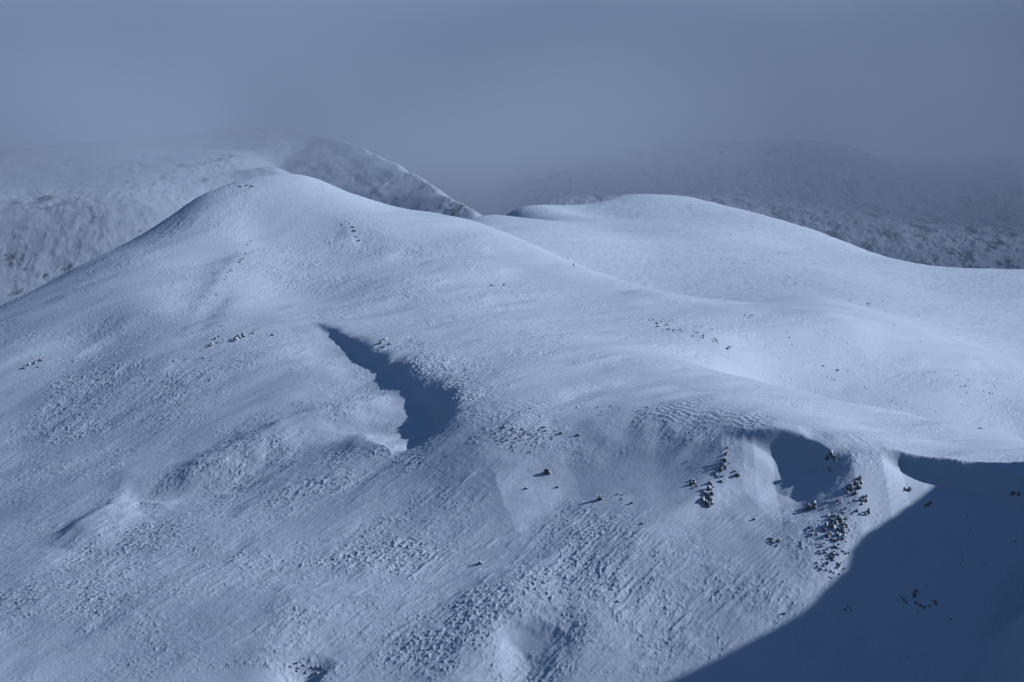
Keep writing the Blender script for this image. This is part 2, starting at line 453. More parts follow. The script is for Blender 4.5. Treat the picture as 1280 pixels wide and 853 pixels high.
rows, cols = build_rows(), build_cols()
spread = np.maximum(rows, 900.0)
Xg = (cols[None, :] * spread[:, None]).astype(np.float32)
Yg = np.repeat(rows[:, None], len(cols), 1).astype(np.float32)
Zg = np.zeros_like(Xg); RUB = np.zeros_like(Xg)
CH = 200
for i in range(0, len(rows), CH):
    z, rub, smo, brk = height(Xg[i:i + CH], Yg[i:i + CH], masks=True)
    Zg[i:i + CH] = z.reshape(Xg[i:i + CH].shape); RUB[i:i + CH] = rub.reshape(Xg[i:i + CH].shape)


def grid_mesh(name, X, Y, Z):
    nr, nc = X.shape
    me = bpy.data.meshes.new(name)
    co = np.empty((nr * nc, 3), np.float32); co[:, 0] = X.ravel(); co[:, 1] = Y.ravel(); co[:, 2] = Z.ravel()
    i = np.arange((nr - 1) * nc, dtype=np.int32).reshape(nr - 1, nc)[:, :-1].ravel()
    quads = np.stack([i, i + 1, i + nc + 1, i + nc], 1)
    me.vertices.add(len(co)); me.vertices.foreach_set('co', co.ravel())
    me.loops.add(quads.size); me.loops.foreach_set('vertex_index', quads.ravel().astype(np.int32))
    me.polygons.add(len(quads)); me.polygons.foreach_set('loop_start', np.arange(0, quads.size, 4, dtype=np.int32))
    me.polygons.foreach_set('use_smooth', np.ones(len(quads), dtype=bool))
    me.update(calc_edges=False)
    return me


# ------------------------------------------------------------------ materials
def nt(name):
    m = bpy.data.materials.new(name); m.use_nodes = True
    t = m.node_tree; t.nodes.clear()
    return m, t.nodes, t.links


def node(ns, kind, **kw):
    n = ns.new(kind)
    for k, v in kw.items():
        if k.startswith('in_'):
            key = k[3:]
            n.inputs[int(key) if key.isdigit() else key.replace('_', ' ')].default_value = v
        else: setattr(n, k, v)
    return n


SNOW = (0.80, 0.85, 0.90, 1)


def snow_ground():
    m, N, K = nt('snow_ground')
    out = node(N, 'ShaderNodeOutputMaterial'); b = node(N, 'ShaderNodeBsdfPrincipled')
    K.new(b.outputs[0], out.inputs[0])
    geo = node(N, 'ShaderNodeNewGeometry'); co = node(N, 'ShaderNodeTexCoord')
    at_ = node(N, 'ShaderNodeAttribute', attribute_name='rock')
    # bare rock shows where the attribute is high and a broken noise agrees
    n1 = node(N, 'ShaderNodeTexNoise', in_Scale=.24, in_Detail=9.0, in_Roughness=.74)
    mr = node(N, 'ShaderNodeMapping'); mr.inputs['Scale'].default_value = (1, .4, .7); mr.inputs['Rotation'].default_value = (0, 0, .25)
    K.new(co.outputs['Object'], mr.inputs[0]); K.new(mr.outputs[0], n1.inputs['Vector'])
    mul = node(N, 'ShaderNodeMath', operation='ADD'); K.new(at_.outputs['Fac'], mul.inputs[0])
    K.new(n1.outputs['Fac'], mul.inputs[1])
    rmp = node(N, 'ShaderNodeMapRange', in_1=1.02, in_2=1.14); K.new(mul.outputs[0], rmp.inputs[0])
    mix = node(N, 'ShaderNodeMix', data_type='RGBA')
    K.new(rmp.outputs[0], mix.inputs['Factor'])
    n2 = node(N, 'ShaderNodeTexNoise', in_Scale=.05, in_Detail=4.0); K.new(co.outputs['Object'], n2.inputs['Vector'])
    cr = node(N, 'ShaderNodeMix', data_type='RGBA')
    cr.inputs['A'].default_value = (.76, .82, .88, 1); cr.inputs['B'].default_value = (.84, .88, .92, 1)
    K.new(n2.outputs['Fac'], cr.inputs['Factor'])
    K.new(cr.outputs['Result'], mix.inputs['A']); mix.inputs['B'].default_value = (.11, .115, .13, 1)
    K.new(mix.outputs['Result'], b.inputs['Base Color'])
    b.inputs['Roughness'].default_value = .75
    b.inputs['Specular IOR Level'].default_value = .25
    # crust grain
    n3 = node(N, 'ShaderNodeTexNoise', in_Scale=1.1, in_Detail=5.0, in_Roughness=.65)
    mp = node(N, 'ShaderNodeMapping'); mp.inputs['Rotation'].default_value = (0, 0, R(-38)); mp.inputs['Scale'].default_value = (.45, 1.3, 1)
    K.new(co.outputs['Object'], mp.inputs[0]); K.new(mp.outputs[0], n3.inputs['Vector'])
    bp = node(N, 'ShaderNodeBump', in_Strength=.45, in_Distance=.16); K.new(n3.outputs['Fac'], bp.inputs['Height'])
    K.new(bp.outputs[0], b.inputs['Normal'])
    return m


ter = grid_mesh('snow_ground', Xg, Yg, Zg)
ter_o = bpy.data.objects.new('snow_ground', ter); C.objects.link(ter_o)
ter_o['kind'] = 'structure'
gpx, gpy = pix(Xg.ravel(), Yg.ravel(), Zg.ravel())
rockm = np.zeros(len(gpx), np.float32)
at_r = ter.attributes.new('rock', 'FLOAT', 'POINT')
k = Yg.ravel() > 2020
xr, yr = Xg.ravel()[k], Yg.ravel()[k]
rockm[k] = np.clip(np.maximum(patch(ROCKY, gpx[k] + fbm(xr / 60, yr / 90, 3) * 45, gpy[k] + fbm(xr / 70 + 9, yr / 90, 3) * 26) * 1.10, .36 + .135 * (xr > 0)) + .16 * fbm(xr / 16, yr / 70, 5, .6), 0, .66)
at_r.data.foreach_set('value', rockm)
ter.materials.append(snow_ground())
print('terrain', ter_o.data.vertices.__len__(), round(time.time() - T0, 1))

#@@THINGS@@
# ------------------------------------------------------------------ rocks
def rock_material(name, bare, snowy):
    m, N, K = nt(name)
    out = node(N, 'ShaderNodeOutputMaterial'); b = node(N, 'ShaderNodeBsdfPrincipled'); K.new(b.outputs[0], out.inputs[0])
    geo = node(N, 'ShaderNodeNewGeometry'); co = node(N, 'ShaderNodeTexCoord')
    # wind-packed snow sticks to faces that look up and east
    d = node(N, 'ShaderNodeVectorMath', operation='DOT_PRODUCT'); d.inputs[1].default_value = (.42, .05, .88)
    K.new(geo.outputs['Normal'], d.inputs[0])
    n = node(N, 'ShaderNodeTexNoise', in_Scale=1.9, in_Detail=5.0, in_Roughness=.7); K.new(geo.outputs['Position'], n.inputs['Vector'])
    sc = node(N, 'ShaderNodeMapRange', in_1=0.0, in_2=1.0, in_3=-.42, in_4=.42); K.new(n.outputs['Fac'], sc.inputs[0])
    ad = node(N, 'ShaderNodeMath', operation='ADD'); K.new(d.outputs['Value'], ad.inputs[0]); K.new(sc.outputs[0], ad.inputs[1])
    r = node(N, 'ShaderNodeMapRange', in_1=snowy - .05, in_2=snowy + .05); K.new(ad.outputs[0], r.inputs[0])
    n2 = node(N, 'ShaderNodeTexNoise', in_Scale=3.0, in_Detail=6.0); K.new(geo.outputs['Position'], n2.inputs['Vector'])
    rc = node(N, 'ShaderNodeMix', data_type='RGBA'); rc.inputs['A'].default_value = bare; rc.inputs['B'].default_value = tuple(min(1, c * 2.3) for c in bare[:3]) + (1,)
    K.new(n2.outputs['Fac'], rc.inputs['Factor'])
    mx = node(N, 'ShaderNodeMix', data_type='RGBA'); K.new(r.outputs[0], mx.inputs['Factor']); K.new(rc.outputs['Result'], mx.inputs['A']); mx.inputs['B'].default_value = (.82, .86, .9, 1)
    K.new(mx.outputs['Result'], b.inputs['Base Color']); b.inputs['Roughness'].default_value = .85
    bp = node(N, 'ShaderNodeBump', in_Strength=.6, in_Distance=.12); K.new(n2.outputs['Fac'], bp.inputs['Height']); K.new(bp.outputs[0], b.inputs['Normal'])
    return m


M_ROCK = rock_material('dark_rock', (.034, .030, .032, 1), .58)
M_ROCKW = rock_material('rimed_rock', (.05, .045, .042, 1), .20)


def rock_mesh(name, seed, mat, flat=.75, cuts=14, sub=3):
    rr = random.Random(seed)
    bm = bmesh.new()
    bmesh.ops.create_icosphere(bm, subdivisions=sub, radius=1.0)
    pl = []
    for _ in range(cuts):
        n = Vector((rr.gauss(0, 1), rr.gauss(0, 1), rr.gauss(0, .8))).normalized(); pl.append((n, rr.uniform(.45, .85)))
    off = [rr.uniform(0, 9) for _ in range(3)]
    from mathutils import noise as mn
    for v in bm.verts:
        p = v.co.copy()
        for n, dd in pl:
            t = p.dot(n)
            if t > dd: p -= n * (t - dd)
        q = v.co * 1.7 + Vector(off)
        p *= 1 + .22 * mn.noise(q) + .10 * mn.noise(q * 2.7)
        p.z *= flat
        v.co = p
    me = bpy.data.meshes.new(name); bm.to_mesh(me); bm.free()
    me.materials.append(mat)
    return me


PROTO = [rock_mesh('rock', 100 + i, M_ROCK, .7 + .1 * (i % 3)) for i in range(8)]
PROTOW = [rock_mesh('rimed_rock', 200 + i, M_ROCKW, .7 + .1 * (i % 3)) for i in range(8)]
FIN = [rock_mesh('crag', 300 + i, M_ROCK, 1.0, 18) for i in range(6)]
FINW = [rock_mesh('crag', 400 + i, M_ROCKW, 1.0, 18) for i in range(6)]


def ground(x, y):
    return height(np.array([x]), np.array([y]))[0]


def hfull(x, y):
    return height(x, y, False)


def thing(name, label, cat, loc, group=None, mesh=None):
    o = bpy.data.objects.new(name, mesh); C.objects.link(o); o.location = loc
    o['label'] = label; o['category'] = cat
    if group: o['group'] = group
    return o


def spot(px, py):
    q = cast([px], [py], hfull, 900, 2100, .5)[0]
    return float(q[0]), float(q[1]), float(ground(q[0], q[1]))


def size_of(y, n):      # metres covered by n pixels at distance y
    return n * y / F


rr = random.Random(5)


def lone(px, py, w, label, hgt=None, white=False, tall=1.0, group=None, name='boulder', cat='boulder', seed=None, sink=.25):
    """one boulder, w pixels wide, its foot at (px, py)"""
    x, y, z = spot(px, py)
    s = size_of(y, w) / 2 * 1.1
    o = thing(name, label, cat, (x, y, z + s * .75 * tall * (1 - 2 * sink) * .8), group, rr.choice(PROTOW if white else PROTO))
    o.scale = (s * 1.2, s * rr.uniform(.9, 1.2), s * 1.1 * tall)
    o.rotation_euler = (rr.uniform(-.25, .25), rr.uniform(-.25, .25), rr.uniform(0, 6.28))
    return o


def outcrop(label, chunks, white=False, name='rock_outcrop'):
    """chunks: (px, py, width px, tall) each an angular mass of its own inside one outcrop"""
    cx = sum(c[0] for c in chunks) / len(chunks); cy_ = max(c[1] for c in chunks)
    X, Y, Z = spot(cx, cy_)
    root = thing(name, label, 'rocks', (X, Y, Z))
    for (px, py, w, tall, wh) in chunks:
        x, y, z = spot(px, py)
        s = size_of(y, w) / 2 * 1.08
        c = bpy.data.objects.new('crag', rr.choice(FINW if (wh or white) else FIN)); C.objects.link(c); c.parent = root
        c.location = (x - X, y - Y, z - Z - s * .16 * tall)
        c.scale = (s * rr.uniform(1.0, 1.5), s * rr.uniform(1.3, 2.0), s * 1.5 * tall)
        c.rotation_euler = (rr.uniform(-.1, .35), rr.uniform(-.3, .3), rr.uniform(-.6, .6))
    return root


def scatter_chunks(cx, cy, rx, ry, rot, n, w0, w1, tall=1.2, pw=.5):
    out = []
    c, s = math.cos(R(rot)), math.sin(R(rot))
    for _ in range(n):
        a = rr.uniform(0, 6.28); q = math.sqrt(rr.random())
        u, v = math.cos(a) * q * rx, math.sin(a) * q * ry
        out.append((cx + u * c - v * s, cy + u * s + v * c, rr.uniform(w0, w1) * (1.15 - .5 * q), tall * rr.uniform(.8, 1.25), rr.random() < pw))
    return out


D_, W1 = False, True
outcrop('narrow dark crag, upper of the two on the pale rib left of the shaded alcove',
        [(909, 563, 3, 1.4, D_), (908, 570, 4.5, 1.3, D_), (909, 569, 3, 1, W1), (906, 579, 5, 1.5, D_), (904, 584, 6, 1.3, D_), (901, 588, 5.5, 1.0, D_), (907, 585, 4, 1.2, W1), (903, 577, 3, 1.1, W1)])
outcrop('broad snow-plastered crag, lower of the two on the pale rib left of the alcove',
        [(886, 632, 7, 1.6, D_), (882, 630, 7, 1.5, D_), (879, 625, 6, 1.4, W1), (888, 625, 7, 1.5, D_), (884, 621, 7, 1.4, W1), (890, 618, 5, 1.3, W1), (886, 613, 6, 1.4, W1), (888, 606, 5, 1.3, W1), (881, 616, 5, 1.1, W1), (890, 630, 4, 1.3, W1), (876, 620, 3, 1.2, D_), (892, 610, 3, 1, W1)])
outcrop('small pair of dark crags just left of the broad snow-plastered crag', [(863, 607, 4.5, 1.5, D_), (868, 606, 5, 1.5, D_), (866, 602, 4, 1.1, W1), (871, 609, 3, 1, W1)])
outcrop('cluster of low snowy rocks between the upper and lower crags of the pale rib', [(898, 597, 5, 1.1, W1), (901, 602, 4.5, 1.1, D_), (895, 594, 3.5, 1, W1), (903, 597, 3, 1, W1), (892, 592, 3, 1, W1)])
outcrop('tiny dark crag between the broad snow-plastered crag and the shaded alcove', [(921, 596, 4.5, 1.2, D_), (924, 595, 3, 1, W1), (919, 591, 3, 1, W1)])
outcrop('leaning dark crag throwing a long pointed shadow, left of the big rubble patch',
        [(1016, 636, 6.5, 1.7, D_), (1011, 638, 6, 1.5, D_), (1006, 640, 5, 1.2, D_), (1018, 631, 5, 1.6, W1), (1012, 633, 4, 1.2, W1)])
outcrop('dark crag close under the rim at the top of the right-hand rib', [(1035, 571, 5, 1.3, D_), (1039, 566, 5.5, 1.2, W1), (1045, 573, 5.5, 1.2, D_), (1041, 571, 4, 1, W1), (1033, 574, 3, 1, D_)])
outcrop('two small snowy rocks below the crag that is close under the rim', [(1038, 587, 4.5, 1.1, D_), (1042, 589, 3, 1, W1), (1036, 584, 3, 1, W1)])
outcrop('largest dark crag of the right-hand rib, jagged and half covered in snow',
        [(1074, 599, 6, 1.5, D_), (1077, 604, 5, 1.3, W1), (1070, 606, 6, 1.2, W1), (1073, 612, 5.5, 1.3, D_), (1065, 614, 6, 1.3, D_), (1060, 612, 5, 1.5, D_), (1069, 618, 6, 1.1, D_), (1063, 606, 4, 1, W1), (1076, 610, 4, 1.2, W1), (1071, 600, 4, 1.2, D_), (1059, 617, 4, 1, W1)])
outcrop('small dark crag just below the largest crag of the right-hand rib', [(1079, 624, 5, 1.3, D_), (1082, 629, 5, 1.2, D_), (1076, 628, 4, 1.1, W1), (1084, 623, 3.5, 1.1, W1), (1078, 633, 3.5, 1, W1)])
outcrop('upright dark rock at the right edge of the right-hand rib, above the rubble patch', [(1085, 644, 4.5, 1.9, D_), (1082, 646, 3.5, 1.2, W1), (1072, 641, 4, 1, W1), (1076, 645, 3, 1, W1)])
outcrop('wide patch of snow-plastered broken rock low on the right-hand rib, beside the great shadow',
        scatter_chunks(1043, 662, 17, 20, 8, 48, 3.5, 6.5, 1.35, .75) + scatter_chunks(1041, 695, 21, 26, 10, 56, 2.2, 4.4, 1.3, .88))
outcrop('scattered snowy rock heads between the largest crag and the wide patch of broken rock', scatter_chunks(1048, 634, 26, 9, 12, 16, 2.5, 4.5, 1.0, .75))
outcrop('snow-covered rocks at the left edge of the wide patch of broken rock', [(1012, 660, 4.5, 1.1, W1), (1017, 664, 3.5, 1, W1), (1009, 666, 3, 1, W1), (1014, 669, 3, 1, D_)])
outcrop('ring of dark rocks alone on the open snow below the shaded alcove', [(964, 677, 4, 1.2, D_), (968, 680, 4, 1.1, D_), (973, 678, 4, 1.1, W1), (967, 674, 3, 1, W1), (962, 674, 3, 1, D_), (971, 682, 3, 1, D_), (976, 675, 2.5, 1, W1)])
outcrop('single dark crag in the sunlit wedge under the rim', [(1136, 613, 5.5, 1.2, D_), (1132, 611, 4, 1, W1), (1139, 611, 3, 1, W1), (1130, 614, 3, .9, D_)])
outcrop('dark crag on the very edge of the great shadow', [(1160, 631, 6, 1.1, D_), (1157, 632, 4.5, 1, D_), (1163, 629, 4, 1, D_)])
outcrop('dark rocks high in the great shadow near the rim', [(1266, 620, 4, 1, D_), (1273, 619, 4.5, 1, D_), (1263, 621, 3, 1, D_)])
outcrop('dark rocks in an open ring deep in the great shadow', [(1143, 743, 6, 1.2, D_), (1145, 739, 4, 1.2, D_), (1130, 750, 5, 1, D_), (1127, 746, 3, 1, D_), (1133, 753, 3, 1, D_), (1145, 753, 4, 1, D_), (1150, 756, 4, .9, D_), (1155, 759, 4, .9, D_), (1162, 757, 3, 1, D_), (1170, 753, 5, 1, D_), (1167, 750, 3, 1, D_), (1122, 749, 2.5, 1, D_)])
outcrop('faint snowy rocks in the great shadow left of the ring of dark rocks', [(1060, 758, 4, 1, W1), (1064, 762, 3, 1, W1), (1056, 761, 3, 1, D_)])
outcrop('white-sided crag with a shadow, above the narrow end of the long wind hollow', [(300, 424, 7, 1.4, D_), (295, 427, 5.5, 1.3, W1), (304, 422, 5, 1.5, W1), (298, 421, 5, 1.2, D_)])
outcrop('chain of small pale rocks left of the white-sided crag', [(277, 408, 3.5, 1, W1), (274, 421, 4, 1, D_), (269, 424, 4, 1, W1), (265, 431, 5, 1, W1), (271, 430, 3.5, 1, D_), (262, 434, 3.5, 1, D_), (255, 448, 3.5, 1, W1)])
outcrop('small dark rocks right of the white-sided crag', [(316, 418, 3.5, 1, D_), (341, 421, 4, .9, D_), (319, 415, 3, 1, W1)])
outcrop('thin line of rocks along the low scarp under the summit', [(315, 303, 3, .7, W1), (310, 307, 2.5, .7, W1), (307, 318, 2.5, .8, D_), (304, 324, 3, .8, W1), (301, 327, 3.5, .8, W1), (299, 330, 2.5, .8, D_), (291, 341, 4.5, 1, W1), (287, 343, 4, .9, W1), (284, 347, 3.5, .8, W1), (281, 351, 2.5, .8, D_), (271, 368, 3, .7, W1)])
outcrop('pale broken step in the snow right of the summit', [(432, 278, 3, .5, W1), (437, 280, 3.5, .5, W1), (441, 284, 4.5, .5, W1), (443, 289, 4, .5, W1), (446, 295, 3.5, .5, W1), (428, 281, 3, .5, W1), (448, 300, 3, .5, W1)])
outcrop('twin knobs of snowy rock in the middle of the open shoulder', [(615, 356, 5, 1, D_), (619, 355, 4, 1, W1), (630, 355, 4, .9, D_), (624, 357, 3, .8, W1)])
outcrop('raised snowy blocks at the east lip of the long wind hollow', [(476, 430, 6, .9, W1), (482, 426, 6, .9, W1), (488, 431, 5, .8, W1), (480, 434, 4, .8, D_)])
outcrop('weathered snowy rocks on the far left slope below the skyline', [(50, 452, 5, 1, W1), (44, 455, 5, 1, D_), (37, 457, 4, 1, W1), (54, 449, 4, 1, W1), (30, 461, 3.5, 1, D_), (47, 459, 3, 1, D_)])
outcrop('dark frozen turf and rocks under the bright hummock at the foot of the slope', scatter_chunks(385, 834, 26, 9, 10, 26, 2.4, 4.6, 1.0, .85))
outcrop('summit rocks just below the top of the rounded hill', [(302, 233, 3.5, .8, W1), (309, 232, 3.5, .8, D_), (315, 234, 3, .8, W1)])

lone(684, 594, 8, 'upright boulder with a pointed shadow, left of two lone boulders under the soft hollow', tall=1.3)
lone(750, 627, 8.5, 'upright boulder with a dark face, right of two lone boulders under the soft hollow', tall=1.4)
lone(658, 611, 4.5, 'small dark boulder below and left of the first lone boulder', tall=1.2)
lone(698, 610, 4, 'small snowy boulder just below the first lone boulder', white=True)
lone(723, 545, 5, 'flat dark boulder right of the scree patch', tall=.8)
lone(631, 534, 6, 'flat boulder with a short shadow at the upper left of the scree patch', tall=.8)
lone(680, 535, 5, 'dark boulder at the top of the scree patch', tall=.8)
lone(702, 542, 4.5, 'dark boulder at the right end of the scree patch', tall=.9)
lone(943, 651, 4.5, 'lone small boulder on the rippled snow between the alcove and the ring of rocks', tall=1.1)
lone(981, 768, 5, 'pale boulder with a shadow touching the edge of the great shadow', white=True)
lone(773, 754, 4.5, 'pale boulder with a streak of shadow in the middle of the lower slope', white=True)
lone(1188, 774, 3.5, 'solitary dark stone deep in the great shadow, below the ring of rocks')
lone(803, 656, 3.5, 'single pale stone on smooth snow below the group of stones', white=True)
lone(790, 632, 4.5, 'snowy boulder at the right of the group of stones below the rim', white=True)
lone(1085, 380, 5, 'flat dark rock alone on the face of the far dome', tall=.5)
lone(1225, 539, 6, 'low dark rock on the crest where it meets the dome', tall=.5)
lone(1047, 462, 4, 'dark rock in the right-hand hollow behind the crest', tall=.6)
lone(1148, 764, 3, 'small stone under the ring of dark rocks')
lone(570, 757, 4, 'snowed boulder left of centre on the lower slope', white=True)
lone(600, 703, 5, 'snowy boulder with a blunt shadow on the middle of the lower slope', white=True, tall=1.3)


def stones(label, group, spots, w0, w1, pw=.3, tall=.9):
    for (px, py) in spots:
        w = w0 + (w1 - w0) * rr.random() ** 2
        lone(px, py, w, label, white=rr.random() < pw, tall=tall * rr.uniform(.8, 1.2), group=group, name='stone', cat='stone')


def cloudlet(cx, cy, rx, ry, rot, n):
    out = []; c, s = math.cos(R(rot)), math.sin(R(rot))
    for _ in range(n):
        u, v = rr.gauss(0, .5) * rx, rr.gauss(0, .5) * ry
        out.append((cx + u * c - v * s, cy + u * s + v * c))
    return out


stones('small snowy stone in the scree patch above the two lone boulders', 'stones of the scree patch', cloudlet(655, 546, 52, 13, -4, 62), 1.6, 3.6, .35)
stones('small stone in the line of rocks along the crest of the shoulder', 'stones in a line along the crest', [(813 + 100 * t + rr.uniform(-4, 4), 401 + 33 * t + rr.uniform(-4, 4)) for t in [rr.random() for _ in range(42)]], 1.6, 3.8, .2)
stones('dark stone of the three in a row behind the shoulder', 'three stones in a row behind the shoulder', [(931, 397), (936, 399), (939, 397)], 3, 4, .1, .7)
stones('tiny dark stone on the bright slope behind the crest', 'tiny stones on the bright slope behind the crest', cloudlet(1215, 490, 60, 26, 15, 34) + cloudlet(1130, 505, 50, 10, 15, 10), 1.2, 2.6, .1, .7)
stones('small dark stone strung along the hollow behind the crest', 'stones along the hollow behind the crest', [(984, 418), (987, 424), (990, 431), (1029, 458), (1034, 472), (1040, 473), (1043, 475), (1060, 464), (1081, 485), (1084, 487), (975, 450), (1003, 455)], 1.8, 3.2, .1, .7)
stones('small stone beside the second lone boulder', 'stones beside the second lone boulder', cloudlet(774, 624, 14, 7, 20, 9), 1.8, 3.2, .4)
stones('small stone near the pale rib crags', 'stones round the crags of the pale rib', cloudlet(885, 590, 26, 26, 20, 22), 1.5, 2.8, .5)
stones('small stone on the snow of the right-hand rib', 'stones round the crags of the right-hand rib', cloudlet(1050, 615, 34, 34, 20, 24), 1.5, 2.8, .5)
stones('tiny dark stone lying in the great shadow', 'stones in the great shadow', cloudlet(1205, 690, 60, 50, -30, 16), 1.5, 2.4, .0)
stones('small stone on the slope below the summit scarp', 'stones below the summit scarp', cloudlet(235, 450, 60, 22, -30, 22), 1.6, 3.0, .4)
stones('small dark stone scattered over the face of the far dome', 'stones on the far dome', cloudlet(960, 330, 120, 30, 22, 18) + cloudlet(1120, 390, 90, 24, 15, 10), 1.6, 2.8, .1, .6)
stones('small stone on the open top behind the rim', 'stones on the open top behind the rim', cloudlet(760, 512, 80, 12, 0, 14), 1.6, 2.8, .3)


# ------------------------------------------------------------------ the walker
def walker():
    x, y, z = spot(717, 333.2)
    y -= 0.0
    root = thing('person', 'tiny lone walker in dark winter clothes standing on the snowy shoulder', 'person', (x, y, z - .04))
    def mat(name, c, rough=.8):
        m, N, K = nt(name); o = node(N, 'ShaderNodeOutputMaterial'); b = node(N, 'ShaderNodeBsdfPrincipled'); b.inputs['Base Color'].default_value = c; b.inputs['Roughness'].default_value = rough
        n = node(N, 'ShaderNodeTexNoise', in_Scale=40.0); bp = node(N, 'ShaderNodeBump', in_Strength=.2, in_Distance=.01); K.new(n.outputs['Fac'], bp.inputs['Height']); K.new(bp.outputs[0], b.inputs['Normal'])
        K.new(b.outputs[0], o.inputs[0]); return m
    def skin(name, verts, edges, radii, m, parent):
        me = bpy.data.meshes.new(name); me.from_pydata([Vector(v) for v in verts], edges, []); o = bpy.data.objects.new(name, me); C.objects.link(o)
        o.parent = parent
        md = o.modifiers.new('skin', 'SKIN')
        if not me.skin_vertices: me.attributes.new
        lay = me.skin_vertices[0].data if len(me.skin_vertices) else None
        if lay is None:
            bm = bmesh.new(); bm.from_mesh(me); bm.verts.layers.skin.verify(); bm.to_mesh(me); bm.free(); lay = me.skin_vertices[0].data
        for i, r in enumerate(radii): lay[i].radius = (r, r); lay[i].use_root = (i == 0)
        o.modifiers.new('smooth', 'SUBSURF').levels = 1; o.modifiers['smooth'].render_levels = 1
        me.materials.append(m)
        return o
    flesh = mat('face_skin', (.45, .28, .2, 1)); dark = mat('dark_cloth', (.02, .022, .03, 1)); trou = mat('trouser_cloth', (.015, .015, .018, 1)); boot = mat('boot_leather', (.02, .015, .012, 1))
    V = [(0, 0, .95), (0, .01, 1.15), (0, .01, 1.38), (0, 0, 1.5), (0, -.01, 1.58), (0, -.02, 1.67), (0, -.01, 1.75),
         (.17, .01, 1.40), (.22, .02, 1.15), (.24, -.05, .92), (.245, -.08, .84),
         (-.17, .01, 1.40), (-.23, .03, 1.15), (-.25, -.03, .92), (-.255, -.06, .84),
         (.09, 0, .9), (.10, -.04, .5), (.10, .04, .09), (.105, -.09, .04),
         (-.09, 0, .9), (-.12, .06, .5), (-.13, .16, .09), (-.135, .04, .04)]
    E = [(0, 1), (1, 2), (2, 3), (3, 4), (4, 5), (5, 6), (2, 7), (7, 8), (8, 9), (9, 10), (2, 11), (11, 12), (12, 13), (13, 14), (0, 15), (15, 16), (16, 17), (17, 18), (0, 19), (19, 20), (20, 21), (21, 22)]
    Rr = [.14, .14, .15, .06, .06, .095, .06, .06, .048, .035, .03, .06, .048, .035, .03, .09, .06, .045, .04, .09, .06, .045, .04]
    skin('body', V, E, Rr, flesh, root)
    J = [0, 1, 2, 3, 7, 8, 9, 11, 12, 13]; idx = {v: i for i, v in enumerate(J)}
    skin('jacket', [V[j] for j in J], [(idx[a], idx[b]) for a, b in E if a in idx and b in idx], [.175, .17, .18, .085, .085, .07, .055, .085, .07, .055], dark, root)
    J = [0, 15, 16, 17, 19, 20, 21]; idx = {v: i for i, v in enumerate(J)}
    skin('trousers', [V[j] for j in J], [(idx[a], idx[b]) for a, b in E if a in idx and b in idx], [.16, .11, .085, .07, .11, .085, .07], trou, root)
    skin('hat', [(0, 0, 1.70), (0, .0, 1.76), (0, .01, 1.80)], [(0, 1), (1, 2)], [.105, .09, .05], dark, root)
    skin('boot', [(.10, .06, .06), (.103, -.02, .05), (.105, -.12, .04)], [(0, 1), (1, 2)], [.065, .06, .05], boot, root)
    skin('boot', [(-.13, .18, .06), (-.133, .1, .05), (-.136, 0, .04)], [(0, 1), (1, 2)], [.065, .06, .05], boot, root)
    skin('backpack', [(0, .2, 1.02), (0, .22, 1.2), (0, .2, 1.4)], [(0, 1), (1, 2)], [.12, .15, .11], dark, root)


walker()
print('things', len(bpy.data.objects), round(time.time() - T0, 1))
#@@END@@


# ------------------------------------------------------------------ air
def haze_box():
    me = bpy.data.meshes.new('haze'); bm = bmesh.new()
    x0, x1, y0, y1, z0, z1 = -5200, 5200, -500, 2040, -700, 30.0
    bmesh.ops.create_cube(bm, size=1)
    for v in bm.verts:
        v.co = Vector((x0 if v.co.x < 0 else x1, y0 if v.co.y < 0 else y1, z0 if v.co.z < 0 else z1))
    bm.to_mesh(me); bm.free()
    o = bpy.data.objects.new('haze', me); C.objects.link(o); o['kind'] = 'stuff'
    m, N, K = nt('haze')
    out = node(N, 'ShaderNodeOutputMaterial'); v = node(N, 'ShaderNodeVolumePrincipled')
    v.inputs['Color'].default_value = (.80, .87, .95, 1); v.inputs['Density'].default_value = 0.00005; v.inputs['Anisotropy'].default_value = .55
    K.new(v.outputs[0], out.inputs['Volume']); me.materials.append(m)
    return o


